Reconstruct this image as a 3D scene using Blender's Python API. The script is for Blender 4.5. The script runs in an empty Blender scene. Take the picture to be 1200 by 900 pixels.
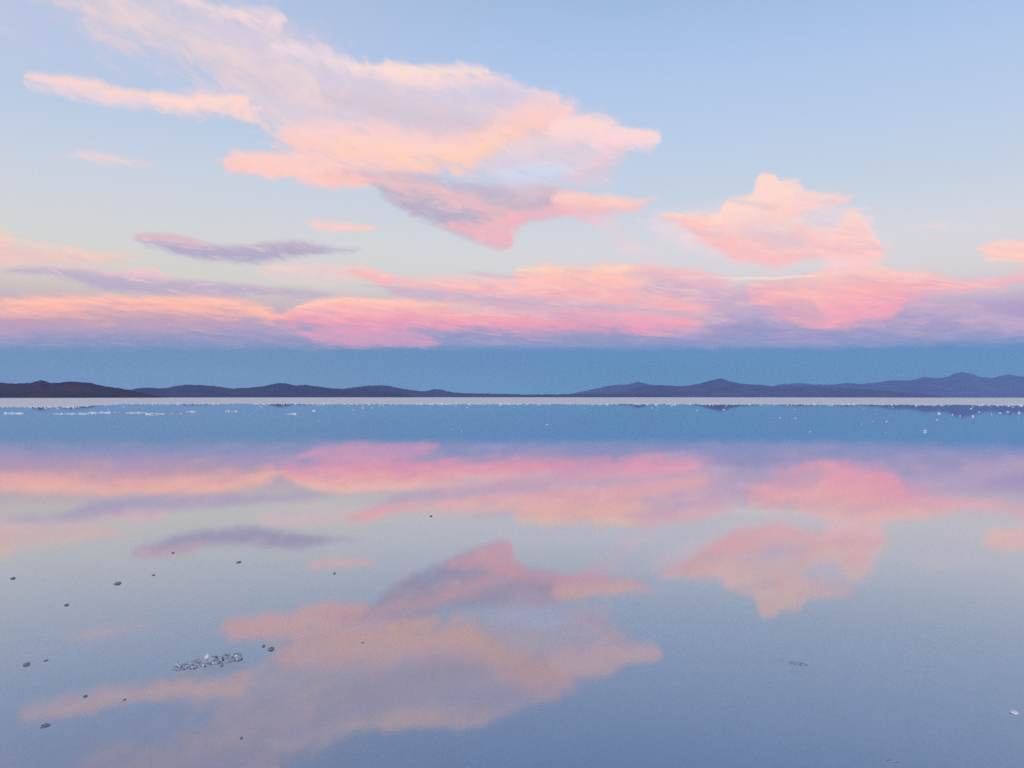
import bpy, bmesh, math, random
from mathutils import Vector, Matrix, noise as mnoise

# ------------------------------------------------------------------ scene, camera
scene = bpy.context.scene
C = scene.collection
random.seed(7)
scene.render.engine = 'CYCLES'
scene.render.resolution_x, scene.render.resolution_y = 1024, 768
scene.view_settings.view_transform = 'Standard'
scene.view_settings.look = 'None'
scene.view_settings.exposure = 0.0
scene.view_settings.gamma = 1.0
scene.cycles.max_bounces = 4
scene.cycles.use_denoising = False
scene.cycles.adaptive_threshold = 0.015
scene.cycles.diffuse_bounces = 1
scene.cycles.volume_bounces = 1
scene.cycles.transparent_max_bounces = 8

EYE = 1.6
HFOV = math.radians(65.0)
F = 600.0 / math.tan(HFOV / 2)          # focal length in photograph pixels (1200 wide)
YH = 462.5                              # eye-level line in the photograph
PITCH = math.atan((YH - 450.0) / F)

cam_d = bpy.data.cameras.new('camera')
cam = bpy.data.objects.new('camera', cam_d)
C.objects.link(cam)
cam.location = (0, 0, EYE)
cam.rotation_euler = (math.radians(90) + PITCH, 0, 0)
cam_d.sensor_width = 36.0
cam_d.lens = 18.0 / math.tan(HFOV / 2)
cam_d.clip_start = 0.05
cam_d.clip_end = 120000.0
scene.camera = cam


def srgb(r, g, b):
    def f(c):
        c = c / 255.0
        return c / 12.92 if c <= 0.04045 else ((c + 0.055) / 1.055) ** 2.4
    return (f(r), f(g), f(b))


def direction(x, y):
    """compass bearing and elevation (degrees) of a place in the view"""
    vx, vy, vz = (x - 600.0) / F, 1.0, (450.0 - y) / F
    c, s = math.cos(PITCH), math.sin(PITCH)
    wy, wz = vy * c - vz * s, vy * s + vz * c
    return math.degrees(math.atan2(vx, wy)), math.degrees(math.atan2(wz, math.hypot(vx, wy)))


# ------------------------------------------------------------------ world: dusk sky opposite the set sun
SUN_EL = math.radians(14)
SUN_AZ = math.radians(180.0)            # behind the camera
world = bpy.data.worlds.new('World')
scene.world = world
world.use_nodes = True
nt = world.node_tree
nt.nodes.clear()
N, LK = nt.nodes, nt.links


def link(val, sock):
    if isinstance(val, bpy.types.NodeSocket):
        LK.new(val, sock)
    else:
        sock.default_value = val


def math_n(op, a, b=0.0, c=None, clamp=False):
    n = N.new('ShaderNodeMath'); n.operation = op; n.use_clamp = clamp
    link(a, n.inputs[0]); link(b, n.inputs[1])
    if c is not None: link(c, n.inputs[2])
    return n.outputs[0]


def mix_col(fac, a, b):
    n = N.new('ShaderNodeMix'); n.data_type = 'RGBA'; n.clamp_factor = True
    link(fac, n.inputs[0])
    for v, s in ((a, n.inputs[6]), (b, n.inputs[7])):
        if isinstance(v, bpy.types.NodeSocket): LK.new(v, s)
        else: s.default_value = (*v, 1.0)
    return n.outputs[2]


def smooth(v, lo, hi, t0=0.0, t1=1.0):
    n = N.new('ShaderNodeMapRange'); n.interpolation_type = 'SMOOTHSTEP'
    link(v, n.inputs[0]); n.inputs[1].default_value = lo; n.inputs[2].default_value = hi
    n.inputs[3].default_value = t0; n.inputs[4].default_value = t1
    return n.outputs[0]


def curve(v, pts, handle='AUTO_CLAMPED'):
    n = N.new('ShaderNodeFloatCurve'); n.inputs[0].default_value = 1.0
    LK.new(v, n.inputs[1])
    cu = n.mapping.curves[0]
    pts = sorted(pts)
    cu.points[0].location = pts[0]; cu.points[1].location = pts[-1]
    for p in pts[1:-1]: cu.points.new(*p)
    for p in cu.points: p.handle_type = handle
    n.mapping.update()
    return n.outputs[0]


def vec(x, y, z):
    n = N.new('ShaderNodeCombineXYZ'); link(x, n.inputs[0]); link(y, n.inputs[1]); link(z, n.inputs[2])
    return n.outputs[0]


def noise_n(v, scale, detail=4.0, rough=0.55, dist=0.0):
    n = N.new('ShaderNodeTexNoise'); n.noise_dimensions = '3D'
    LK.new(v, n.inputs['Vector'])
    n.inputs['Scale'].default_value = scale; n.inputs['Detail'].default_value = detail
    n.inputs['Roughness'].default_value = rough; n.inputs['Distortion'].default_value = dist
    return n.outputs


tc = N.new('ShaderNodeTexCoord')
sep = N.new('ShaderNodeSeparateXYZ'); LK.new(tc.outputs['Generated'], sep.inputs[0])
dx, dy, dz = sep.outputs
az = math_n('MULTIPLY', math_n('ARCTAN2', dx, dy), 180 / math.pi)
el = math_n('MULTIPLY', math_n('ARCSINE', dz), 180 / math.pi)
elc = math_n('MAXIMUM', el, 0.0)

# wind-drawn noise fields: they flatten towards the horizon as cloud sheets do
lg = math_n('LOGARITHM', math_n('ADD', elc, 4.0), math.e)
nv = vec(math_n('MULTIPLY', az, 0.16), math_n('MULTIPLY', lg, 4.6), 0.0)
# tilt streaks slightly: down towards the right in the upper sky
nv_t = vec(math_n('MULTIPLY', az, 0.16), math_n('ADD', math_n('MULTIPLY', lg, 4.6), math_n('MULTIPLY', az, 0.035)), 3.0)
nW = noise_n(nv, 1.0, 5.0, 0.55)
nF = noise_n(nv_t, 3.6, 7.0, 0.66, 0.4)
nS = noise_n(nv_t, 0.9, 6.0, 0.6, 0.6)
sepW = N.new('ShaderNodeSeparateColor'); LK.new(nW[1], sepW.inputs[0])
wamp = math_n('MULTIPLY_ADD', elc, 0.05, 0.35)
nL = noise_n(vec(math_n('MULTIPLY', az, 0.13), math_n('ADD', math_n('MULTIPLY', lg, 8.0), math_n('MULTIPLY', az, 0.10)), 11.0), 2.4, 7.0, 0.64, 0.9)
streak = math_n('SUBTRACT', nL[0], 0.5)
fineF = math_n('SUBTRACT', nF[0], 0.5)
slowS = math_n('SUBTRACT', nS[0], 0.5)
sepF = N.new('ShaderNodeSeparateColor'); LK.new(nF[1], sepF.inputs[0])
warp_e = math_n('MULTIPLY', math_n('ADD', math_n('MULTIPLY_ADD', sepW.outputs[0], 0.55, -0.275), math_n('MULTIPLY_ADD', sepF.outputs[0], 0.7, -0.35)), wamp)
warp_a = math_n('MULTIPLY', math_n('ADD', math_n('MULTIPLY_ADD', sepW.outputs[1], 1.2, -0.6), math_n('MULTIPLY_ADD', sepF.outputs[1], 2.4, -1.2)), wamp)

AZ0, AZR, EL0, ELR = -38.0, 76.0, -1.5, 33.0
A = math_n('MULTIPLY_ADD', math_n('ADD', az, warp_a), 1 / AZR, -AZ0 / AZR, clamp=True)
E = math_n('MULTIPLY_ADD', math_n('ADD', el, warp_e), 1 / ELR, -EL0 / ELR)
A0 = math_n('MULTIPLY_ADD', az, 1 / AZR, -AZ0 / AZR, clamp=True)
E0 = math_n('MULTIPLY_ADD', el, 1 / ELR, -EL0 / ELR, clamp=True)
PX = 0.0608 / ELR                        # one photograph pixel in E


def AE(x, y):
    a, e = direction(x, y)
    return (a - AZ0) / AZR, (e - EL0) / ELR


def ramp(v, stops):
    n = N.new('ShaderNodeValToRGB'); LK.new(v, n.inputs[0])
    cr = n.color_ramp
    st = []
    for y, c in stops:
        st.append((min(1, max(0, y if isinstance(y, float) and y <= 1 else AE(600, y)[1])), c))
    st.sort()
    cr.elements[0].position, cr.elements[0].color = st[0][0], (*srgb(*st[0][1]), 1)
    cr.elements[1].position, cr.elements[1].color = st[-1][0], (*srgb(*st[-1][1]), 1)
    for p, c in st[1:-1]:
        e = cr.elements.new(p); e.color = (*srgb(*c), 1)
    return n.outputs[0]


# clear sky: pale cream low down, blue above, lilac belt, slate-blue shadow of the earth
left = ramp(E0, [(0, (176, 192, 223)), (60, (180, 196, 226)), (120, (184, 200, 227)), (165, (187, 203, 226)), (205, (196, 208, 225)), (243, (204, 210, 221)),
                 (300, (210, 211, 211)), (335, (210, 207, 202)), (350, (206, 194, 192)), (372, (190, 170, 188)),
                 (392, (160, 152, 190)), (400, (142, 150, 190)), (407, (108, 143, 186)), (440, (107, 141, 184)), (462, (110, 144, 187)),
                 (470, (110, 144, 187))])
right = ramp(E0, [(0, (156, 186, 221)), (50, (166, 193, 230)), (100, (176, 199, 232)), (150, (183, 203, 232)), (220, (193, 208, 226)), (260, (204, 211, 223)), (293, (213, 213, 220)),
                  (335, (213, 207, 212)), (355, (204, 190, 202)), (372, (178, 160, 196)),
                  (388, (158, 148, 196)), (399, (134, 144, 194)), (407, (95, 138, 188)), (440, (92, 136, 184)), (462, (95, 139, 187)),
                  (470, (95, 139, 187))])
col = mix_col(smooth(A0, 0.2, 0.62), left, right)

LAYERS = 0
union = 0.0


def layer(cb, ct, pts, st=14, sb=14, wisp=0.8, op=1.0, end=18, fine=0.5, vn=0.8, sharp=False):
    """one sheet of cloud: (x, top, bottom) outline, colour at its foot and at its crest"""
    global col, LAYERS, union
    LAYERS += 1
    pts = sorted(pts)
    tops, bots = [], []
    x0, t0, b0 = pts[0]; x1, t1, b1 = pts[-1]
    k = 50 + 1.6 * (st + sb)
    full = []
    if x0 > 1:
        m0 = (t0 + b0) / 2
        full += [(-400, t0 + k, b0 - k), (x0 - end * 1.3 - 14, t0 + k, b0 - k), (x0 - end * 1.3, m0 + 0.4 * st, m0 - 0.4 * sb), (x0 - end * 0.4, m0, m0)]
    else:
        full += [(-160, t0 + k, b0 - k), (-120, t0, b0)]
    full += pts
    if x1 < 1199:
        m1 = (t1 + b1) / 2
        full += [(x1 + end * 0.4, m1, m1), (x1 + end * 1.3, m1 + 0.4 * st, m1 - 0.4 * sb), (x1 + end * 1.3 + 14, t1 + k, b1 - k), (1600, t1 + k, b1 - k)]
    else:
        full += [(1320, t1, b1), (1360, t1 + k, b1 - k)]
    for x, t, b in full:
        tops.append(AE(x, t)); bots.append(AE(x, b))
    a, e = (A0, E0) if sharp else (A, E)
    dt = math_n('SUBTRACT', curve(a, tops), e)
    db = math_n('SUBTRACT', e, curve(a, bots))
    d = math_n('MINIMUM', math_n('MULTIPLY', dt, 1 / (st * PX)), math_n('MULTIPLY', db, 1 / (sb * PX)))
    d = math_n('MULTIPLY_ADD', slowS, wisp * 2.0, d)
    d = math_n('MULTIPLY_ADD', fineF, fine * 3.4, d)
    d = math_n('MULTIPLY_ADD', streak, 0.3 + fine * 3.4, d)
    al = smooth(d, -0.6, 0.85, 0.0, op)
    if cb == ct:
        cc = srgb(*ct)
    else:
        v = math_n('DIVIDE', db, math_n('MAXIMUM', math_n('ADD', dt, db), PX))
        v = math_n('MULTIPLY_ADD', slowS, vn * 1.6, v)
        v = math_n('MULTIPLY_ADD', fineF, vn * 0.8, v)
        cc = mix_col(smooth(v, 0.1, 0.95), srgb(*cb), srgb(*ct))
    col = mix_col(al, col, cc)
    union = math_n('MAXIMUM', union, al)


#LAYERS_BEGIN
# ---- veil high on the left
layer((186, 198, 226), (200, 200, 222), [(0, -30, 100), (60, -30, 60), (120, 20, 50)], 60, 50, 0.9, 0.35)
layer((196, 200, 222), (222, 206, 216), [(30, -60, 4), (75, -60, 22), (110, -60, 52), (160, -60, 58), (200, -40, 84), (260, 0, 104),
      (320, 18, 128), (380, 50, 160), (430, 80, 190), (480, 90, 215), (520, 96, 225)], 30, 34, 0.7, 0.8)
# main body, lilac-pink
layer((216, 204, 218), (214, 204, 222), [(230, 24, 70), (280, 22, 104), (320, 34, 150), (350, 62, 172), (400, 74, 190), (440, 78, 200), (500, 82, 205),
      (560, 84, 205), (610, 100, 210), (650, 118, 212), (700, 136, 214), (720, 150, 205), (735, 158, 180)], 14, 26, 0.4, 0.95)
layer((216, 206, 218), (218, 206, 220), [(235, 100, 118), (285, 98, 140), (330, 104, 162), (380, 112, 176), (430, 120, 184)], 24, 16, 0.4, 0.75, end=40)
# inner warm streak from the top left
layer((226, 206, 212), (232, 212, 214), [(95, -10, 22), (130, 0, 40), (170, 10, 46), (210, 26, 58), (260, 50, 84), (300, 66, 98), (340, 84, 120), (390, 106, 142)], 22, 22, 0.7, 0.75)
# bright upper fringes
layer((236, 212, 218), (242, 222, 220), [(205, -20, 4), (235, 0, 12), (262, 9, 24), (300, 9, 28), (325, 11, 30), (331, 12, 33)], 9, 12, 0.35, 0.95, end=6)
layer((226, 212, 226), (236, 218, 226), [(322, 54, 62), (345, 48, 68), (370, 52, 76), (400, 64, 84), (420, 74, 90)], 9, 12, 0.5, 0.85)
layer((246, 216, 218), (252, 224, 212), [(420, 78, 86), (440, 75, 92), (462, 74, 98), (500, 76, 106), (540, 77, 100), (566, 80, 94)], 8, 18, 0.3, 0.95, end=8)
layer((240, 210, 214), (242, 216, 222), [(560, 84, 96), (590, 90, 106), (625, 106, 120), (655, 116, 140), (662, 132, 148)], 7, 18, 0.4, 0.8, end=8)
# cigar
layer((228, 210, 222), (250, 214, 208), [(29, 88, 98), (45, 89, 105), (70, 91, 114), (105, 94, 122), (140, 101, 126), (180, 109, 130), (220, 113, 132),
      (250, 112, 134), (275, 112, 138), (300, 118, 144)], 7, 9, 0.05, 1.0, end=3, fine=0.12)
layer((252, 214, 204), (252, 216, 208), [(180, 113, 128), (225, 115, 131), (262, 113, 136), (292, 122, 142)], 10, 12, 0.3, 0.8)
layer((242, 212, 210), (248, 214, 208), [(262, 118, 138), (285, 124, 146), (320, 142, 160), (360, 152, 172), (410, 158, 182)], 14, 14, 0.4, 0.9)
# great peach heart of the cloud
layer((252, 202, 192), (248, 208, 208), [(330, 146, 168), (380, 140, 196), (420, 140, 206), (470, 146, 206), (520, 150, 202), (560, 140, 194),
      (600, 124, 172), (640, 112, 162), (690, 146, 164), (730, 152, 174)], 18, 20, 0.35, 0.95)
layer((254, 208, 184), (254, 212, 196), [(400, 158, 182), (440, 164, 194), (480, 170, 198), (520, 172, 198), (555, 164, 190), (590, 148, 170)], 16, 16, 0.4, 0.85)
layer((212, 196, 208), (216, 204, 218), [(385, 96, 124), (430, 98, 138), (470, 104, 146), (520, 118, 158), (560, 132, 158), (580, 140, 150)], 22, 18, 0.5, 0.85)
layer((206, 204, 226), (212, 210, 230), [(515, 100, 112), (545, 98, 118), (590, 98, 116), (625, 108, 118)], 14, 14, 0.5, 0.7)
# lower left tongue
layer((252, 202, 194), (250, 206, 200), [(266, 182, 196), (290, 176, 204), (330, 180, 208), (370, 182, 216), (410, 182, 220), (450, 178, 212)], 9, 9, 0.2, 1.0, end=12, fine=0.3)
# pale lilac part right of the heart with its blue eye
layer((214, 206, 224), (222, 208, 220), [(566, 186, 202), (600, 168, 220), (650, 160, 222), (690, 164, 216), (715, 172, 204)], 14, 16, 0.3, 0.85)
layer((206, 214, 236), (208, 216, 238), [(586, 198, 208), (610, 192, 213), (640, 190, 212), (668, 192, 204)], 9, 8, 0.5, 0.85)
layer((220, 196, 210), (236, 206, 214), [(660, 200, 212), (690, 190, 208), (710, 176, 204)], 12, 10, 0.3, 0.7)
# tail to the right
layer((246, 212, 218), (250, 216, 216), [(640, 148, 160), (680, 136, 168), (712, 142, 174), (740, 151, 172), (768, 153, 178), (775, 158, 178)], 8, 10, 0.25, 0.95, end=5, fine=0.3)
# lower lobe
layer((182, 174, 198), (200, 184, 200), [(436, 208, 216), (460, 214, 238), (490, 214, 256), (530, 216, 272), (565, 218, 284), (588, 220, 292), (602, 222, 268), (640, 218, 254), (664, 224, 250)], 12, 11, 0.15, 1.0, end=10, fine=0.3)
layer((248, 186, 188), (240, 190, 194), [(380, 198, 214), (430, 200, 212), (470, 204, 220), (510, 214, 230), (545, 224, 244), (580, 238, 258), (600, 246, 258)], 9, 10, 0.4, 0.6)
layer((246, 180, 190), (244, 186, 190), [(530, 260, 268), (560, 262, 279), (590, 250, 292), (603, 246, 272), (640, 238, 256), (680, 234, 256), (710, 236, 256)], 10, 9, 0.4, 0.8)
layer((216, 188, 202), (222, 194, 204), [(590, 222, 238), (630, 218, 240), (670, 222, 244), (700, 228, 248)], 12, 12, 0.4, 0.8)
layer((246, 190, 194), (252, 206, 196), [(650, 224, 244), (690, 227, 252), (725, 230, 252), (744, 234, 246), (766, 230, 238)], 8, 10, 0.3, 0.9, end=8)
layer((190, 178, 200), (194, 182, 204), [(420, 196, 202), (450, 198, 206), (500, 202, 214), (550, 212, 224), (600, 222, 238)], 8, 9, 0.5, 0.65)
layer((236, 200, 212), (240, 204, 214), [(700, 250, 262), (720, 262, 282), (745, 286, 300), (780, 305, 318)], 18, 18, 0.7, 0.4)
# cloud on the right
layer((240, 214, 222), (240, 214, 222), [(770, 246, 268), (800, 246, 290), (850, 236, 306), (900, 225, 316), (950, 224, 312), (1000, 236, 316), (1030, 270, 314)], 20, 20, 0.6, 0.6)
layer((250, 190, 190), (252, 216, 206), [(780, 250, 256), (800, 249, 266), (825, 249, 284), (847, 248, 298), (853, 233, 300), (870, 231, 304), (884, 228, 308), (891, 214, 311), (895, 204, 312), (903, 203, 313), (912, 205, 311),
      (918, 214, 309), (926, 212, 308), (934, 213, 307), (939, 224, 304), (944, 244, 303), (960, 260, 302), (985, 264, 303), (1000, 270, 311), (1018, 274, 309), (1034, 285, 295)], 6, 9, 0.2, 0.95, end=6, fine=0.4)
layer((250, 206, 204), (252, 214, 208), [(926, 222, 248), (950, 223, 246), (975, 226, 240), (1000, 229, 232)], 5, 8, 0.2, 0.9, end=5, fine=0.3)
layer((248, 202, 200), (252, 216, 202), [(984, 256, 290), (992, 248, 288), (1005, 245, 286), (1016, 249, 282), (1021, 264, 276)], 6, 9, 0.2, 0.9, end=4, fine=0.3)
layer((212, 200, 214), (218, 206, 216), [(870, 262, 276), (900, 256, 292), (925, 264, 300), (945, 272, 300)], 20, 16, 0.6, 0.55)
layer((210, 208, 224), (214, 212, 226), [(940, 252, 268), (965, 250, 270), (990, 248, 262)], 14, 12, 0.5, 0.6)
layer((248, 186, 190), (250, 196, 192), [(830, 276, 290), (860, 288, 304), (900, 296, 312), (950, 290, 306), (1000, 290, 306), (1030, 286, 304)], 10, 10, 0.5, 0.7)
layer((248, 204, 206), (250, 208, 208), [(968, 296, 318), (1000, 296, 322), (1024, 288, 318)], 10, 14, 0.4, 0.7)
# far right fleck, small wisps
layer((252, 204, 190), (252, 206, 196), [(1150, 288, 294), (1172, 284, 304), (1200, 282, 310), (1260, 280, 316)], 7, 9, 0.2, 0.95, end=5)
layer((236, 212, 220), (236, 212, 220), [(1072, 264, 267), (1095, 262, 267), (1118, 261, 265)], 5, 5, 0.3, 0.8)
layer((234, 208, 214), (234, 208, 214), [(88, 180, 186), (120, 181, 192), (150, 187, 194), (172, 190, 194)], 8, 7, 0.4, 0.7)
layer((246, 204, 202), (248, 206, 200), [(362, 258, 262), (385, 260, 270), (415, 263, 271), (440, 265, 269)], 5, 5, 0.2, 0.95, end=6)
# grey lens and its companion band
layer((172, 166, 196), (184, 172, 198), [(165, 276, 284), (190, 276, 292), (215, 280, 301), (245, 286, 306), (280, 287, 308), (320, 284, 306), (345, 282, 302), (370, 286, 299),
      (400, 290, 297), (420, 292, 295)], 6, 8, 0.15, 0.95, end=8, fine=0.3)
layer((232, 194, 200), (220, 184, 194), [(160, 275, 280), (190, 274, 285), (215, 277, 289), (235, 283, 291)], 5, 6, 0.4, 0.7)
layer((236, 196, 192), (244, 204, 190), [(0, 272, 314), (18, 282, 314), (60, 290, 314), (110, 294, 312), (150, 296, 304)], 10, 14, 0.3, 0.9)
layer((178, 168, 200), (188, 172, 200), [(20, 314, 318), (60, 312, 324), (100, 316, 336), (150, 320, 346), (200, 326, 348), (260, 330, 348), (320, 336, 347), (370, 340, 347)], 7, 9, 0.2, 0.85, end=20)
layer((226, 190, 200), (240, 198, 198), [(120, 318, 325), (150, 315, 327), (175, 314, 326), (195, 320, 328)], 5, 7, 0.3, 0.85)
layer((236, 206, 206), (240, 206, 204), [(310, 312, 322), (350, 308, 328), (400, 310, 330), (430, 314, 332), (455, 324, 338)], 10, 10, 0.4, 0.65)
# long pink bank above the dark belt
layer((138, 148, 192), (188, 160, 190), [(0, 376, 408), (120, 372, 408), (300, 374, 408), (420, 370, 408), (600, 372, 408), (760, 370, 408), (900, 372, 408), (1060, 374, 404), (1200, 380, 402)], 14, 8, 0.15, 0.85, fine=0.2, vn=0.5)
layer((190, 158, 180), (246, 184, 176), [(0, 350, 386), (60, 348, 386), (120, 346, 384), (190, 347, 384), (250, 348, 382), (290, 353, 378), (320, 360, 378)], 9, 20, 0.2, 0.95)
layer((250, 182, 172), (253, 194, 176), [(0, 352, 361), (80, 349, 362), (150, 347, 360), (230, 349, 362), (290, 356, 372), (318, 366, 378)], 6, 10, 0.3, 0.9)
layer((206, 156, 190), (222, 160, 190), [(365, 384, 400), (400, 380, 405), (440, 382, 407), (480, 386, 406), (512, 398, 406)], 10, 7, 0.3, 0.8)
layer((232, 156, 182), (250, 182, 178), [(340, 362, 380), (370, 352, 384), (420, 350, 386), (480, 350, 386), (540, 354, 384), (620, 356, 388), (700, 360, 388), (760, 364, 388), (800, 370, 388), (835, 378, 386)], 7, 12, 0.25, 0.95, end=50)
layer((252, 184, 178), (254, 204, 186), [(350, 356, 366), (400, 350, 362), (450, 350, 364), (500, 351, 364), (545, 354, 366), (600, 362, 370), (640, 364, 374)], 5, 8, 0.35, 0.8)
layer((182, 164, 200), (196, 178, 204), [(460, 338, 344), (520, 344, 356), (580, 350, 364), (640, 356, 372), (720, 362, 374), (800, 368, 378)], 8, 10, 0.4, 0.7)
layer((242, 174, 182), (250, 192, 188), [(420, 312, 326), (450, 318, 334), (500, 326, 342), (560, 326, 352), (600, 326, 358), (640, 312, 362), (700, 310, 364), (760, 312, 370), (810, 320, 372), (845, 330, 360), (870, 342, 352)], 10, 14, 0.3, 0.92, end=40)
layer((252, 190, 182), (254, 212, 186), [(604, 316, 330), (640, 313, 334), (680, 312, 336), (715, 310, 336), (745, 312, 338), (770, 326, 342), (790, 334, 342)], 5, 12, 0.25, 0.95, end=6)
layer((206, 178, 204), (236, 186, 196), [(745, 312, 326), (780, 314, 334), (820, 316, 340), (850, 328, 342)], 8, 12, 0.4, 0.75, end=40)
layer((176, 160, 200), (184, 168, 204), [(770, 330, 346), (810, 336, 352), (850, 340, 366), (870, 348, 380), (900, 356, 376)], 12, 14, 0.4, 0.7, end=50)
layer((228, 156, 186), (242, 162, 182), [(660, 366, 376), (720, 368, 384), (780, 372, 390), (830, 378, 392), (850, 384, 390)], 8, 10, 0.5, 0.7, end=40)
layer((184, 168, 198), (200, 184, 204), [(440, 333, 337), (500, 338, 344), (560, 343, 352), (620, 347, 359), (680, 352, 364), (740, 358, 366), (800, 365, 370), (850, 372, 376)], 5, 6, 0.5, 0.7, end=30)
layer((196, 184, 204), (206, 192, 206), [(500, 358, 361), (560, 360, 366), (620, 366, 371), (690, 372, 376)], 4, 5, 0.5, 0.5, end=30)
layer((190, 174, 200), (204, 184, 202), [(560, 318, 321), (590, 321, 326), (610, 324, 327)], 4, 4, 0.3, 0.5)
# right bank
layer((142, 148, 194), (196, 172, 198), [(800, 388, 402), (835, 362, 404), (865, 338, 404), (900, 330, 404), (980, 336, 404), (1060, 348, 404), (1120, 352, 402), (1200, 372, 400)], 16, 10, 0.2, 0.8, fine=0.25, end=60)
layer((222, 164, 190), (238, 186, 190), [(880, 330, 352), (920, 326, 372), (960, 320, 378), (1000, 316, 382), (1040, 318, 372), (1080, 320, 348), (1120, 326, 336)], 9, 14, 0.25, 0.9)
layer((238, 164, 184), (253, 182, 180), [(888, 346, 356), (920, 340, 372), (950, 342, 384), (1000, 330, 384), (1040, 324, 374), (1060, 328, 356)], 10, 10, 0.35, 0.85)
layer((252, 196, 190), (252, 204, 194), [(940, 322, 330), (990, 316, 328), (1020, 314, 328), (1060, 318, 328), (1090, 322, 328)], 5, 8, 0.3, 0.8)
layer((238, 176, 188), (244, 184, 190), [(1040, 328, 342), (1090, 330, 344), (1130, 331, 343), (1170, 326, 338), (1200, 318, 332), (1280, 300, 322)], 9, 7, 0.3, 0.85)
layer((182, 160, 192), (196, 166, 194), [(900, 356, 362), (930, 350, 374), (952, 352, 376), (964, 366, 378)], 10, 10, 0.3, 0.6)
layer((250, 226, 208), (252, 228, 212), [(858, 325, 327), (890, 325, 328), (920, 324, 327), (948, 323, 325)], 2.5, 2.5, 0.3, 0.65, fine=0.2)
# thin streaks of lit and shaded vapour running through every sheet
lit = math_n('MULTIPLY', math_n('MULTIPLY', smooth(nL[0], 0.50, 0.70, 0.0, 0.5), union), math_n('MULTIPLY', smooth(el, 3.4, 6.0, 0.15, 1.0), smooth(el, 8.0, 14.0, 1.0, 0.6)))
shade_ = math_n('MULTIPLY', smooth(nL[0], 0.50, 0.32, 0.0, 0.5), union)
col = mix_col(lit, col, mix_col(smooth(el, 3.5, 9.0), srgb(252, 186, 184), srgb(252, 216, 208)))
col = mix_col(shade_, col, mix_col(smooth(el, 3.5, 11.0), srgb(184, 164, 194), srgb(208, 198, 214)))
#LAYERS_END

# beyond the photograph the same broken cloud goes on, all round and overhead
sides = math_n('MAXIMUM', smooth(math_n('ABSOLUTE', az), 36.0, 46.0), smooth(el, 29.0, 36.0))
high = smooth(el, 3.0, 8.0)
cover = smooth(math_n('ADD', slowS, math_n('MULTIPLY', fineF, 0.35)), 0.04, 0.18, 0.0, 0.8)
cover = math_n('MULTIPLY', math_n('MULTIPLY', cover, sides), high)
col = mix_col(cover, col, mix_col(smooth(el, 6.0, 40.0), srgb(240, 186, 190), srgb(214, 206, 222)))

# what stands behind the haze: the seen colour with the haze's own share taken out
HAZE_DENSITY, HAZE_DEPTH, HAZE_TINT = 5.2e-5, 440.0, (0.10, 0.19, 0.54)
sl = math_n('SINE', math_n('MULTIPLY', math_n('MAXIMUM', el, 0.05), math.pi / 180))
tau = math_n('MINIMUM', math_n('DIVIDE', HAZE_DENSITY * HAZE_DEPTH, sl), HAZE_DENSITY * 19000)
T = math_n('POWER', math.e, math_n('MULTIPLY', tau, -1.0))
hz = N.new('ShaderNodeVectorMath'); hz.operation = 'SCALE'; hz.inputs[0].default_value = HAZE_TINT
LK.new(math_n('SUBTRACT', 1.0, T), hz.inputs['Scale'])
sb_ = N.new('ShaderNodeVectorMath'); sb_.operation = 'SUBTRACT'; LK.new(col, sb_.inputs[0]); LK.new(hz.outputs[0], sb_.inputs[1])
dv = N.new('ShaderNodeVectorMath'); dv.operation = 'SCALE'; LK.new(sb_.outputs[0], dv.inputs[0]); LK.new(math_n('DIVIDE', 1.0, T), dv.inputs['Scale'])
mxv = N.new('ShaderNodeVectorMath'); mxv.operation = 'MAXIMUM'; LK.new(dv.outputs[0], mxv.inputs[0]); mxv.inputs[1].default_value = (0.01, 0.01, 0.01)
col = mxv.outputs[0]

# daylight model for the afterglow half of the sky
skyt = N.new('ShaderNodeTexSky'); skyt.sky_type = 'NISHITA'; skyt.sun_disc = False
skyt.sun_elevation = SUN_EL; skyt.sun_rotation = SUN_AZ
skyt.altitude = 3600; skyt.air_density = 1.0; skyt.dust_density = 1.0; skyt.ozone_density = 1.5
scl = N.new('ShaderNodeVectorMath'); scl.operation = 'SCALE'; LK.new(col, scl.inputs[0]); scl.inputs['Scale'].default_value = 10.0
back = smooth(dy, 0.15, -0.75)
final = N.new('ShaderNodeMix'); final.data_type = 'RGBA'
LK.new(back, final.inputs[0]); LK.new(scl.outputs[0], final.inputs[6]); LK.new(skyt.outputs[0], final.inputs[7])
bg = N.new('ShaderNodeBackground'); bg.inputs[1].default_value = 0.1
LK.new(final.outputs[2], bg.inputs[0])
wo = N.new('ShaderNodeOutputWorld'); LK.new(bg.outputs[0], wo.inputs[0])
world.cycles.sampling_method = 'NONE'

# ------------------------------------------------------------------ sun: already set; warm lamp from behind, raised above the horizon to brighten the salt
sd = bpy.data.lights.new('sun', 'SUN')
sun = bpy.data.objects.new('sun', sd); C.objects.link(sun)
sd.energy = 2.6
sd.angle = math.radians(4)
sd.color = (1.0, 0.78, 0.66)
sun.rotation_euler = (math.radians(90) - SUN_EL, 0, 0)
sun.rotation_euler = Vector((0, -math.cos(SUN_EL), math.sin(SUN_EL))).to_track_quat('Z', 'Y').to_euler()
sun.location = (0, -50, 20)


# ------------------------------------------------------------------ helpers
def material(name):
    m = bpy.data.materials.new(name); m.use_nodes = True
    t = m.node_tree; t.nodes.clear()
    out = t.nodes.new('ShaderNodeOutputMaterial')
    return m, t, out


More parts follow.
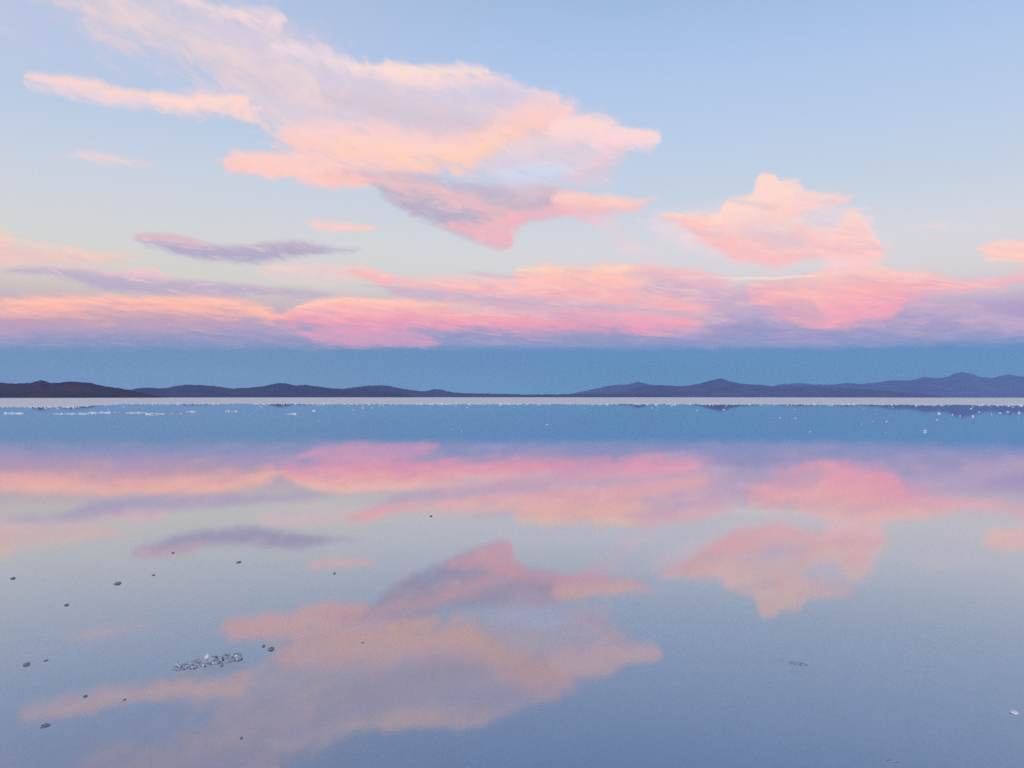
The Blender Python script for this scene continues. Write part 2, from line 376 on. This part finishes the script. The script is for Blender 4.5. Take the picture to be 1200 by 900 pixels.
class G:
    """short-hand node building inside one material"""
    def __init__(s, t): s.t = t
    def n(s, typ, **kw):
        x = s.t.nodes.new(typ)
        for k, v in kw.items(): setattr(x, k, v)
        return x
    def l(s, a, b): s.t.links.new(a, b)
    def noise(s, v, scale, detail=4, rough=0.55, dist=0.0):
        x = s.n('ShaderNodeTexNoise'); s.l(v, x.inputs['Vector'])
        x.inputs['Scale'].default_value = scale; x.inputs['Detail'].default_value = detail
        x.inputs['Roughness'].default_value = rough; x.inputs['Distortion'].default_value = dist
        return x.outputs[0]
    def ramp(s, v, stops):
        x = s.n('ShaderNodeValToRGB'); s.l(v, x.inputs[0]); cr = x.color_ramp
        cr.elements[0].position, cr.elements[0].color = stops[0][0], (*stops[0][1], 1)
        cr.elements[1].position, cr.elements[1].color = stops[-1][0], (*stops[-1][1], 1)
        for p, c in stops[1:-1]:
            e = cr.elements.new(p); e.color = (*c, 1)
        return x.outputs[0]
    def math(s, op, a, b):
        x = s.n('ShaderNodeMath', operation=op)
        for v, i in ((a, 0), (b, 1)):
            if isinstance(v, bpy.types.NodeSocket): s.l(v, x.inputs[i])
            else: x.inputs[i].default_value = v
        return x.outputs[0]
    def mix(s, f, a, b):
        x = s.n('ShaderNodeMix', data_type='RGBA')
        for v, i in ((f, 0), (a, 6), (b, 7)):
            if isinstance(v, bpy.types.NodeSocket): s.l(v, x.inputs[i])
            elif i == 0: x.inputs[0].default_value = v
            else: x.inputs[i].default_value = (*v, 1)
        return x.outputs[2]
    def mapping(s, v, scale):
        x = s.n('ShaderNodeMapping'); s.l(v, x.inputs[0]); x.inputs['Scale'].default_value = scale
        return x.outputs[0]
    def bump(s, h, strength, dist):
        x = s.n('ShaderNodeBump'); s.l(h, x.inputs['Height'])
        x.inputs['Strength'].default_value = strength; x.inputs['Distance'].default_value = dist
        return x.outputs[0]


def tag(o, label=None, cat=None, group=None, kind=None):
    if label: o['label'] = label
    if cat: o['category'] = cat
    if group: o['group'] = group
    if kind: o['kind'] = kind
    return o


def mesh_obj(name, verts, faces, mat, parent=None, smooth_shade=True):
    me = bpy.data.meshes.new(name)
    me.from_pydata(verts, [], faces); me.update()
    if smooth_shade:
        me.polygons.foreach_set('use_smooth', [True] * len(me.polygons))
    me.materials.append(mat)
    o = bpy.data.objects.new(name, me); C.objects.link(o)
    if parent: o.parent = parent
    return o


def fbm(x, y, z=0.0, octaves=5, ridged=False):
    v, a, f, tot = 0.0, 1.0, 1.0, 0.0
    for _ in range(octaves):
        n = mnoise.noise(Vector((x * f, y * f, z + 7.3 * f)))
        v += a * ((1 - abs(n) * 2) if ridged else n)
        tot += a; a *= 0.5; f *= 2.03
    return v / tot


def interp(pts, x):
    if x <= pts[0][0]: return pts[0][1]
    for (a, ya), (b, yb) in zip(pts, pts[1:]):
        if x <= b:
            t = (x - a) / (b - a)
            return ya + (yb - ya) * t
    return pts[-1][1]


SLOPE = 0.0031          # the dry crust falls away very slightly beyond the water


def ground_z(d):
    return 0.012 - SLOPE * (d - 150) if d > 150 else 0.012


# ------------------------------------------------------------------ ground: salt bed and dry crust
# shoreline distance by bearing (x of the photograph at eye distance)
SHORE = [(-700, 84), (-300, 98), (0, 103), (40, 105), (75, 108), (105, 117), (130, 128), (150, 139), (260, 143), (400, 142),
         (600, 139), (800, 138), (1000, 134), (1200, 124), (1500, 122), (1900, 120)]


def shore(ang):
    px = 600 + F * math.tan(max(-1.2, min(1.2, ang)))
    r = interp(SHORE, px) / math.cos(max(-1.2, min(1.2, ang)))
    n = fbm(ang * 40, 3.1, 0, 5) * 4.0 + fbm(ang * 260, 9.7, 0, 4) * 2.4
    return r + n


m_salt, t, out = material('salt_crust')
g = G(t)
geo = g.n('ShaderNodeNewGeometry')
pos = geo.outputs['Position']
n1 = g.noise(pos, 0.35, 6, 0.6)
n2 = g.noise(g.mapping(pos, (1.0, 0.7, 1)), 7.0, 6, 0.68)
n3 = g.noise(g.mapping(pos, (0.012, 0.004, 1)), 1.0, 5, 0.6)
c = g.mix(g.math('MULTIPLY', n3, 1.0), (0.70, 0.67, 0.65), (0.82, 0.79, 0.77))
c = g.mix(g.ramp(n1, [(0.35, (0, 0, 0)), (0.7, (1, 1, 1))]), c, (0.78, 0.75, 0.74))
# the drowned bed is wet and darker: below the water line
sepz = g.n('ShaderNodeSeparateXYZ'); g.l(pos, sepz.inputs[0])
leng = g.n('ShaderNodeVectorMath', operation='LENGTH'); g.l(pos, leng.inputs[0])
bedc = g.mix(g.ramp(n2, [(0.3, (0, 0, 0)), (0.75, (1, 1, 1))]), (0.015, 0.07, 0.20), (0.075, 0.175, 0.37))
grain = g.noise(pos, 45, 5, 0.75)
bedc = g.mix(g.ramp(grain, [(0.42, (0, 0, 0)), (0.68, (1, 1, 1))]), bedc, (0.13, 0.21, 0.36))
bedc = g.mix(g.ramp(n1, [(0.4, (0, 0, 0)), (0.65, (1, 1, 1))]), bedc, (0.06, 0.125, 0.27))
att = g.n('ShaderNodeAttribute'); att.attribute_name = 'drowned'
c = g.mix(att.outputs['Fac'], c, bedc)
b = g.n('ShaderNodeBsdfPrincipled'); g.l(c, b.inputs['Base Color'])
b.inputs['Roughness'].default_value = 0.85
b.inputs['Specular IOR Level'].default_value = 0.2
g.l(g.bump(g.math('ADD', n2, g.math('MULTIPLY', g.noise(pos, 30, 4), 0.4)), 0.5, 0.02), b.inputs['Normal'])
g.l(b.outputs[0], out.inputs[0])

ANG = 720
rings = [0.0, 1, 2, 4, 8, 16, 32, 60]
verts, faces, drowned = [(0, 0, -0.05)], [], [1.0]
layers_fn = []
fr = [0.02, 0.06, 0.15, 0.3, 0.5, 0.7, 0.85, 0.96]
outer = [1.0, 3, 8, 20, 60, 150, 300, 600, 1200, 2500, 5000, 9000, 14000, 18500]
ring_ids = []
for kind, val in [('w', f) for f in fr] + [('s', 0), ('c', 0)] + [('o', q) for q in outer]:
    ids = []
    for i in range(ANG):
        a = -math.pi + 2 * math.pi * i / ANG
        r = shore(a)
        if kind == 'w': rr, z, dr = r * val, -0.05, 1.0
        elif kind == 's': rr, z, dr = r - 0.4, -0.03, 1.0
        elif kind == 'c': rr, z, dr = r, 0.012 + 0.02 * mnoise.noise(Vector((a * 300, 0, 0))), 0.0
        else:
            rr = r + val
            z = 0.012 - SLOPE * max(0, rr - r) + 0.02 * mnoise.noise(Vector((a * 200, val, 0))); dr = 0.0
        ids.append(len(verts)); verts.append((rr * math.sin(a), rr * math.cos(a), z)); drowned.append(dr)
    ring_ids.append(ids)
for i in range(ANG):
    faces.append((0, ring_ids[0][(i + 1) % ANG], ring_ids[0][i]))
for r0, r1 in zip(ring_ids, ring_ids[1:]):
    for i in range(ANG):
        j = (i + 1) % ANG
        faces.append((r0[i], r0[j], r1[j], r1[i]))
salt = mesh_obj('salt_flat', verts, faces, m_salt)
at = salt.data.attributes.new('drowned', 'FLOAT', 'POINT'); at.data.foreach_set('value', drowned)
tag(salt, 'pale flat crust of dry salt reaching to the hills', 'salt flat', kind='structure')

# ------------------------------------------------------------------ water: a still film that mirrors more the flatter you look
m_water, t, out = material('still_water')
g = G(t)
geo = g.n('ShaderNodeNewGeometry'); pos = geo.outputs['Position']
dot = g.n('ShaderNodeVectorMath', operation='DOT_PRODUCT')
g.l(geo.outputs['Incoming'], dot.inputs[0]); g.l(geo.outputs['True Normal'], dot.inputs[1])
fc = g.n('ShaderNodeFloatCurve'); g.l(g.math('ABSOLUTE', dot.outputs['Value'], 0), fc.inputs[1])
cu = fc.mapping.curves[0]
REFL = [(0, 0.97), (0.03, 0.95), (0.087, 0.88), (0.17, 0.70), (0.26, 0.52), (0.34, 0.42), (0.42, 0.34), (0.6, 0.2), (1, 0.06)]
cu.points[0].location = REFL[0]; cu.points[1].location = REFL[-1]
for p in REFL[1:-1]: cu.points.new(*p)
fc.mapping.update()
gl = g.n('ShaderNodeBsdfGlossy'); gl.inputs['Roughness'].default_value = 0.018
gl.inputs['Color'].default_value = (0.94, 0.95, 0.97, 1)
rip = g.noise(g.mapping(pos, (1, 0.5, 1)), 70, 3, 0.6)
rip2 = g.noise(g.mapping(pos, (1, 0.5, 1)), 1.3, 3, 0.5)
g.l(g.bump(g.math('ADD', rip, g.math('MULTIPLY', rip2, 3.0)), 0.018, 0.004), gl.inputs['Normal'])
tr = g.n('ShaderNodeBsdfTransparent'); tr.inputs[0].default_value = (0.96, 0.98, 1.0, 1)
mx = g.n('ShaderNodeMixShader'); g.l(fc.outputs[0], mx.inputs[0]); g.l(tr.outputs[0], mx.inputs[1]); g.l(gl.outputs[0], mx.inputs[2])
g.l(mx.outputs[0], out.inputs[0])
verts, faces = [(0, 0, 0)], []
ids = []
for i in range(ANG):
    a = -math.pi + 2 * math.pi * i / ANG
    r = shore(a) + 0.1
    ids.append(len(verts)); verts.append((r * math.sin(a), r * math.cos(a), 0))
for i in range(ANG): faces.append((0, ids[(i + 1) % ANG], ids[i]))
water = mesh_obj('water', verts, faces, m_water, smooth_shade=False)
tag(water, 'still shallow water mirroring pink clouds and sky', 'water', kind='structure')


# ------------------------------------------------------------------ hills
def hill_material(name, c1, c2, c3):
    m, t, out = material(name); g = G(t)
    geo = g.n('ShaderNodeNewGeometry'); pos = geo.outputs['Position']
    a = g.noise(pos, 0.004, 6, 0.65); b2 = g.noise(pos, 0.02, 4, 0.6)
    c = g.mix(g.ramp(a, [(0.38, (0, 0, 0)), (0.62, (1, 1, 1))]), c1, c2)
    c = g.mix(g.ramp(b2, [(0.5, (0, 0, 0)), (0.7, (1, 1, 1))]), c, c3)
    b = g.n('ShaderNodeBsdfPrincipled'); g.l(c, b.inputs['Base Color']); b.inputs['Roughness'].default_value = 0.95
    b.inputs['Specular IOR Level'].default_value = 0.0
    g.l(g.bump(g.noise(pos, 0.03, 6, 0.65), 1.0, 60), b.inputs['Normal'])
    g.l(b.outputs[0], out.inputs[0])
    return m


def hills(name, D, depth, sky_pts, mat, label, seed, step=1.6):
    """a range standing at distance D whose crest follows sky_pts"""
    xs = []
    x = sky_pts[0][0]
    while x <= sky_pts[-1][0]: xs.append(x); x += step
    nv_ = 26
    verts, faces = [], []
    for x in xs:
        y = interp(sky_pts, x)
        tx = (x - 600) / F
        for j in range(nv_):
            v = j / (nv_ - 1)
            dd = D + depth * (v - 0.55)
            wx = tx * dd
            base = -SLOPE * (dd - 135) - 4
            crest_e = (YH - (y + 1.1 * fbm(x * 0.16, seed, 0, 5))) / F
            crest = EYE + D * crest_e
            H = max(0.0, crest - (-SLOPE * (D - 135) - 4))
            p = max(0.0, 1 - abs((v - 0.55) / 0.55)) if v < 0.55 else max(0.0, 1 - (v - 0.55) / 0.45)
            p = p * p * (3 - 2 * p) * 0.45 + p * 0.55
            gull = 0.5 - 0.5 * fbm(wx * 0.0042, dd * 0.0016, seed, 5, True)
            pp = p * (1 - 0.75 * gull * (1 - p) * (1.0 if v < 0.55 else 0.5))
            verts.append((wx, dd, base + H * pp if 0 < j < nv_ - 1 else base - 10))
    for i in range(len(xs) - 1):
        for j in range(nv_ - 1):
            a = i * nv_ + j
            faces.append((a, a + nv_, a + nv_ + 1, a + 1))
    o = mesh_obj(name, verts, faces, mat)
    return tag(o, label, 'hills', kind='structure')


m_h1 = hill_material('dark_slope', (0.04, 0.022, 0.026), (0.13, 0.05, 0.045), (0.08, 0.055, 0.035))
m_h2 = hill_material('plum_slope', (0.03, 0.018, 0.04), (0.12, 0.055, 0.085), (0.07, 0.04, 0.06))
m_h3 = hill_material('violet_slope', (0.03, 0.018, 0.045), (0.14, 0.065, 0.10), (0.08, 0.05, 0.08))

hills('hill_range', 3400, 1200, [(-620, 466), (-500, 457), (-420, 452), (-300, 446), (-160, 450), (-60, 446), (0, 448.5), (20, 449.2), (37, 448.2), (47, 444.8), (52, 446), (58, 448.4), (70, 448.4), (80, 446.6), (95, 447.6), (107, 448.6),
      (120, 452), (140, 454.6), (155, 457.6), (168, 460.5), (185, 464), (200, 466)], m_h1, 'dark brown low hills at the far left edge of the salt flat', 1.7)
hills('hill_range', 6400, 2000, [(120, 466), (140, 459), (160, 455), (172, 453.8), (190, 455), (210, 451.6), (220, 450.4), (236, 450.8), (250, 452), (270, 455), (290, 454.4), (310, 452), (322, 449), (334, 448.6), (348, 452),
      (357, 450.4), (366, 452), (380, 453.6), (395, 455.2), (420, 456), (440, 457), (470, 461), (490, 466)], m_h2, 'plum coloured hills left of centre with two rounded tops', 4.1)
hills('hill_range', 8200, 2000, [(350, 466), (380, 458), (400, 455.6), (412, 454), (430, 452), (448, 451), (458, 452.6), (470, 455), (484, 457.4), (498, 458.4), (508, 456), (516, 456.2), (528, 459.4), (545, 460.6), (580, 461.4),
      (620, 462.4), (660, 461.8), (700, 461), (740, 462), (780, 463), (800, 466)], m_h2, 'low purple hills at the centre fading into a flat rise', 8.9)
hills('hill_range', 13500, 2600, [(640, 466), (668, 461.6), (690, 457), (710, 452.4), (722, 450.8), (736, 450), (749, 446.8), (757, 449.4), (770, 452), (800, 455), (840, 458), (870, 466)],
      m_h3, 'pale blue hill with one pointed top behind purple hills', 12.2)
hills('hill_range', 10200, 2600, [(700, 466), (724, 461), (742, 455), (757, 450.8), (775, 451.2), (800, 452.4), (818, 449.6), (832, 446), (844, 443), (854, 446), (870, 449.6), (890, 450.6), (906, 452.4), (930, 451.6), (960, 453),
      (1000, 455), (1040, 458), (1080, 461), (1110, 466)], m_h3, 'purple hills right of centre under a small pointed peak', 16.4)
hills('hill_range', 14500, 3200, [(860, 466), (890, 456), (915, 450), (940, 448.4), (956, 450.6), (975, 450.6), (992, 448.4), (1008, 450), (1028, 448), (1046, 445.2), (1068, 445.4), (1084, 441), (1096, 442.8), (1110, 441.2), (1119, 437.4),
      (1128, 435.4), (1138, 437.4), (1150, 441.6), (1162, 443), (1172, 440), (1182, 438.4), (1194, 440), (1210, 443), (1260, 441), (1340, 447), (1450, 444), (1600, 452), (1760, 457), (1900, 466)],
      m_h3, 'blue mountains at the right edge rising highest of all', 21.5)

# ------------------------------------------------------------------ salt chunks
m_chunk, t, out = material('salt_crystal')
g = G(t)
tcn = g.n('ShaderNodeTexCoord'); geo = g.n('ShaderNodeNewGeometry')
n = g.noise(geo.outputs['Position'], 25, 4, 0.6)
b = g.n('ShaderNodeBsdfPrincipled')
g.l(g.mix(n, (0.50, 0.58, 0.70), (0.72, 0.79, 0.87)), b.inputs['Base Color'])
b.inputs['Roughness'].default_value = 0.45
g.l(g.bump(n, 0.5, 0.01), b.inputs['Normal'])
g.l(b.outputs[0], out.inputs[0])

m_clod, t, out = material('wet_salt_clod')
g = G(t)
geo = g.n('ShaderNodeNewGeometry')
n = g.noise(geo.outputs['Position'], 90, 4, 0.65)
b = g.n('ShaderNodeBsdfPrincipled')
g.l(g.ramp(n, [(0.35, (0.09, 0.11, 0.16)), (0.6, (0.19, 0.23, 0.31)), (0.78, (0.4, 0.43, 0.5))]), b.inputs['Base Color'])
b.inputs['Roughness'].default_value = 0.55
g.l(g.bump(n, 0.8, 0.004), b.inputs['Normal'])
g.l(b.outputs[0], out.inputs[0])

m_grey, t, out = material('grey_salt_lump')
g = G(t)
geo = g.n('ShaderNodeNewGeometry')
n = g.noise(geo.outputs['Position'], 70, 4, 0.65)
b = g.n('ShaderNodeBsdfPrincipled')
g.l(g.ramp(n, [(0.35, (0.14, 0.18, 0.26)), (0.5, (0.27, 0.33, 0.43)), (0.66, (0.66, 0.70, 0.78))]), b.inputs['Base Color'])
b.inputs['Roughness'].default_value = 0.5
g.l(g.bump(n, 0.8, 0.004), b.inputs['Normal'])
g.l(b.outputs[0], out.inputs[0])


def rock_data(rng, sx, sy, sz, subdiv=1, rough=0.35):
    bm = bmesh.new()
    bmesh.ops.create_icosphere(bm, subdivisions=subdiv, radius=1.0)
    off = Vector((rng.uniform(0, 90), rng.uniform(0, 90), rng.uniform(0, 90)))
    vs = []
    for v in bm.verts:
        p = v.co.copy()
        k = 1 + rough * (mnoise.noise(p * 1.3 + off) * 1.2 + rng.uniform(-0.5, 0.5) * 0.5)
        p = p * k
        p.z = max(p.z, -0.45)
        vs.append((p.x * sx, p.y * sy, p.z * sz))
    fs = [tuple(v.index for v in f.verts) for f in bm.faces]
    bm.free()
    return vs, fs


def on_water(x, y):
    """place on the water plane seen at this spot of the view"""
    a, e = direction(x, y)
    r = EYE / math.tan(math.radians(-e))
    return r * math.sin(math.radians(a)), r * math.cos(math.radians(a)), r


rng = random.Random(11)
# crumbled rim of the dry crust: far too many to count
V, FA = [], []
protos = [rock_data(rng, 1, 1, 1, 1, 0.6) for _ in range(14)]


def add_rock(p, sx, sy, sz, rot):
    vs, fs = rng.choice(protos)
    o = len(V); c, s = math.cos(rot), math.sin(rot)
    for x, y, z in vs:
        x *= sx; y *= sy; z *= sz
        V.append((p[0] + x * c - y * s, p[1] + x * s + y * c, p[2] + z))
    for f in fs: FA.append(tuple(i + o for i in f))


for i in range(4200):
    a = math.radians(rng.uniform(-37, 37))
    dens = 0.5 + 1.5 * fbm(a * 34, 5.5, 0, 5)
    if rng.random() > dens: continue
    r = shore(a)
    back_ = rng.expovariate(1 / 3.2)
    rr = r + 1.2 - back_ * (3.0 if rng.random() < 0.22 else 0.7)
    s = rng.uniform(0.03, 0.11) * (2.0 if rng.random() < 0.08 else 1)
    add_rock((rr * math.sin(a), rr * math.cos(a), s * 0.15), s * rng.uniform(0.8, 2.0), s * rng.uniform(0.8, 1.6), s * rng.uniform(0.5, 0.9), rng.uniform(0, 6.28))
rim = mesh_obj('salt_crust_rim', V, FA, m_chunk, smooth_shade=False)
tag(rim, 'ragged white salt crumbs lining the far shore of the shallow water', 'salt crust', kind='stuff')


def chunk(name, x, y, wpx, hpx, mat, label, group=None, seed=0, cat='salt chunk', subdiv=2, dpx=None):
    r_ = random.Random(seed * 17 + 3)
    wx, wy, r = on_water(x, y)
    s = r / F * 0.5 * 1.0
    vs, fs = rock_data(r_, wpx * s, (dpx or wpx) * s, hpx * s, subdiv)
    o = mesh_obj(name, vs, fs, mat, smooth_shade=False)
    o.location = (wx, wy, hpx * s * 0.3)
    o.rotation_euler.z = r_.uniform(-0.4, 0.4)
    tag(o, label, cat, group)
    return o


RORD = ['leftmost', 'second from the left', 'third from the left', 'fourth from the left', 'fifth from the left', 'sixth from the left', 'seventh from the left', 'eighth from the left', 'ninth from the left']
# low white rafts of salt in the water off the left shore
rafts = [(18, 484.5, 26), (70, 485, 10), (92, 485, 22), (112, 484, 9), (128, 483.5, 12), (161, 484, 20), (184, 485.3, 16), (227, 482.5, 9), (271, 482, 8), (344, 485.2, 6)]
for k, (x, y, w) in enumerate(rafts):
    wx, wy, r = on_water(x, y)
    raft = bpy.data.objects.new('salt_raft', None); C.objects.link(raft); raft.location = (wx, wy, 0)
    tag(raft, ('rightmost' if k == len(rafts) - 1 else RORD[k]) + ' of the low white salt rafts off the far left shore', 'salt raft', 'low salt rafts off the left shore')
    s_ = r / F
    for q in range(int(w * 0.6) + 3):
        ww = rng.uniform(0.7, 2.3) * s_
        vs, fs = rock_data(rng, ww, ww * 1.6, rng.uniform(0.4, 1.2) * s_, 1, 0.5)
        o = mesh_obj('salt_lump', vs, fs, m_chunk, raft, smooth_shade=False)
        o.location = (rng.gauss(0, w * 0.27) * s_, rng.gauss(0, 5) * s_, 0.01)
        o.rotation_euler.z = rng.uniform(0, 6)
# single white chunks, right half
singles = [(817, 481, 3), (848, 480, 3.4), (914, 489.5, 3.5), (932, 490.5, 3.6), (931, 480, 2.6), (949, 506, 2.8), (1010, 497, 2), (1023, 493.8, 2.2), (1039, 493.8, 3.2), (1038, 507, 1.8), (1098, 492, 3),
           (1100, 484.8, 5), (1116, 486, 3), (1125, 487.5, 2.6), (1140, 488, 5), (1147, 483, 2.4), (1162, 485.5, 3), (1172, 484, 3.2), (1181, 483, 3.6), (1187, 485, 2.4), (1194, 484, 4), (641, 497.5, 2.4), (541, 506, 2.4),
           (530, 503, 1.6), (764, 478, 2.4), (769, 480, 2), (719, 482, 1.6), (686, 478.5, 2), (414, 480, 2.4), (436, 478, 3), (425, 478, 4), (212, 484.5, 3), (201, 484.5, 3), (373, 493, 1.6), (300, 481.5, 2)]
ORD = ['leftmost', 'second from the left', 'third from the left', 'fourth from the left', 'fifth from the left', 'sixth from the left', 'seventh from the left',
       'eighth from the left', 'ninth from the left', 'tenth from the left', 'eleventh from the left', 'twelfth from the left', 'thirteenth from the left', 'fourteenth from the left']
singles.sort()
ZONES = [(0, 460, 'white salt chunks on blue water left of centre'), (460, 790, 'white salt specks on blue water at centre'),
         (790, 1060, 'white salt chunks in open water right of centre'), (1060, 1300, 'white salt chunks in the reflected mountains at right')]
for k, (x, y, w) in enumerate(singles):
    z0, z1, where = next(z for z in ZONES if z[0] <= x < z[1])
    nth = sum(1 for q in singles if z0 <= q[0] < x)
    lab = ORD[nth] + ' of the ' + where
    chunk('salt_chunk', x, y, w * rng.uniform(0.45, 0.95), w * rng.uniform(0.3, 0.5), m_chunk, lab, 'white salt chunks in the far water', 80 + k, subdiv=1)
chunk('salt_chunk', 1083.5, 505.6, 3.6, 2.6, m_chunk, 'round white salt chunk alone in blue water, nearest of those on the right', None, 5)

# dark clods standing out of the film of water nearby
clods = [
    (15, 678, 7, 2.6, 'thin dark salt clod near the left edge below the grey cloud reflection'),
    (78, 709, 6, 3, 'small dark salt clod alone in pale water, lower left'),
    (138, 684, 9, 4, 'dark grey salt clod tilted up on its right side under the pink reflection'),
    (180, 674, 5, 2, 'faint flat speck of salt between two darker clods'),
    (203, 648, 4, 2.6, 'tiny dark salt clod just under the reflected grey lens cloud'),
    (280, 659, 7, 2.6, 'flat dark salt clod right below the reflected grey lens cloud'),
    (392, 672, 4, 3, 'tiny black salt clod under the small reflected peach sliver'),
    (505, 605, 5, 2.4, 'farthest dark salt clod, alone under the pink reflection at centre'),
    (31, 779, 10, 4, 'dark salt clod at the left edge level with the long lumpy salt ridge'),
    (54, 774, 6, 1.6, 'faint flat salt speck beside the dark clod at the left edge'),
    (318, 761, 11, 4.6, 'largest dark salt clod just right of the long salt ridge'),
    (309, 757.5, 5, 3.6, 'small salt clod touching the left of the largest dark clod'),
    (425, 753, 4, 2, 'tiny salt speck in the middle of the reflected peach cloud'),
    (100, 816, 6, 3, 'dark salt clod lying in the reflected peach streak'),
    (53, 850.5, 11, 3, 'long flat dark salt clod in the lower left corner below the peach streak'),
    (146, 820, 5, 1.6, 'faint salt speck at the lower edge of the reflected peach streak'),
    (283, 865, 5, 2.4, 'small greenish grey salt clod near the bottom, left of centre'),
    (934, 778, 24, 1.8, 'faint long grey sliver of salt just under the surface, lower right'),
]
for k, (x, y, w, h, lab) in enumerate(clods):
    chunk('salt_clod', x, y, w * (0.66 if w < 20 else 0.8), h * (0.7 if w < 20 else 0.4), m_clod if w < 20 else m_grey, lab, None, 200 + k, cat='salt clod', dpx=w * 0.9 if w < 20 else w * 0.5)
chunk('salt_clod', 1188, 835, 9, 3, m_chunk, 'pale salt clod at the lower right edge of the picture', None, 260, cat='salt clod', dpx=9)
chunk('salt_clod', 1046, 892, 11, 0.8, m_grey, 'thin flat sliver of salt at the bottom edge, right of centre', None, 261, cat='salt clod', dpx=7)

# the long ridge of lumps
rx, ry, rr_ = on_water(243, 776)
ridge = bpy.data.objects.new('salt_ridge', None); C.objects.link(ridge); ridge.location = (rx, ry, 0)
tag(ridge, 'long lumpy ridge of grey salt crystals with white tops in the left foreground', 'salt ridge')
rg = random.Random(5)
lumps = []
for i in range(64):
    u = rg.random()
    x = 204 + 79 * u
    yc = 784 - 15 * u + rg.gauss(0, 2.2)
    th = (0.5 if u < 0.25 else (0.45 if 0.3 < u < 0.42 else 1.0))
    lumps.append((x, yc, rg.uniform(4, 8) * (0.7 + 0.5 * th), rg.uniform(3.0, 6.0) * th * 0.8))
lumps += [(243, 770.5, 7, 5), (252, 771, 7, 5), (262, 771, 8, 6.5), (273, 769, 9, 9), (278, 771, 8, 7), (247, 775, 9, 8), (210, 780, 8, 6), (232, 776, 8, 6)]
for k, (x, y, w, h) in enumerate(lumps):
    wx, wy, r = on_water(x, y)
    s = r / F * 0.5
    vs, fs = rock_data(rg, w * s, w * s, h * s, 1, 0.5)
    white = (240 < x < 260 and y < 771) or rg.random() < 0.02
    o = mesh_obj('salt_lump', vs, fs, m_chunk if white else m_grey, ridge, smooth_shade=False)
    o.location = (wx - rx, wy - ry, h * s * 0.3)
    o.rotation_euler.z = rg.uniform(0, 6)

# ------------------------------------------------------------------ haze
HAZE = True
if HAZE:
    m_haze, t, out = material('thin_haze')
    g = G(t)
    pv = g.n('ShaderNodeVolumePrincipled')
    pv.inputs['Color'].default_value = (0.27, 0.46, 0.93, 1)
    pv.inputs['Density'].default_value = HAZE_DENSITY
    pv.inputs['Anisotropy'].default_value = 0.0
    g.l(pv.outputs[0], out.inputs['Volume'])
    x0, y0, z0, x1, y1, z1 = -19000, -5000, -75, 19000, 19000, 440
    hv = [(x, y, z) for z in (z0, z1) for x, y in ((x0, y0), (x1, y0), (x1, y1), (x0, y1))]
    hf = [(0, 3, 2, 1), (4, 5, 6, 7), (0, 1, 5, 4), (1, 2, 6, 5), (2, 3, 7, 6), (3, 0, 4, 7)]
    haze = mesh_obj('haze', hv, hf, m_haze, smooth_shade=False)
    tag(haze, 'thin blue evening haze over the whole salt flat', 'haze', kind='stuff')
print('cloud layers', LAYERS)
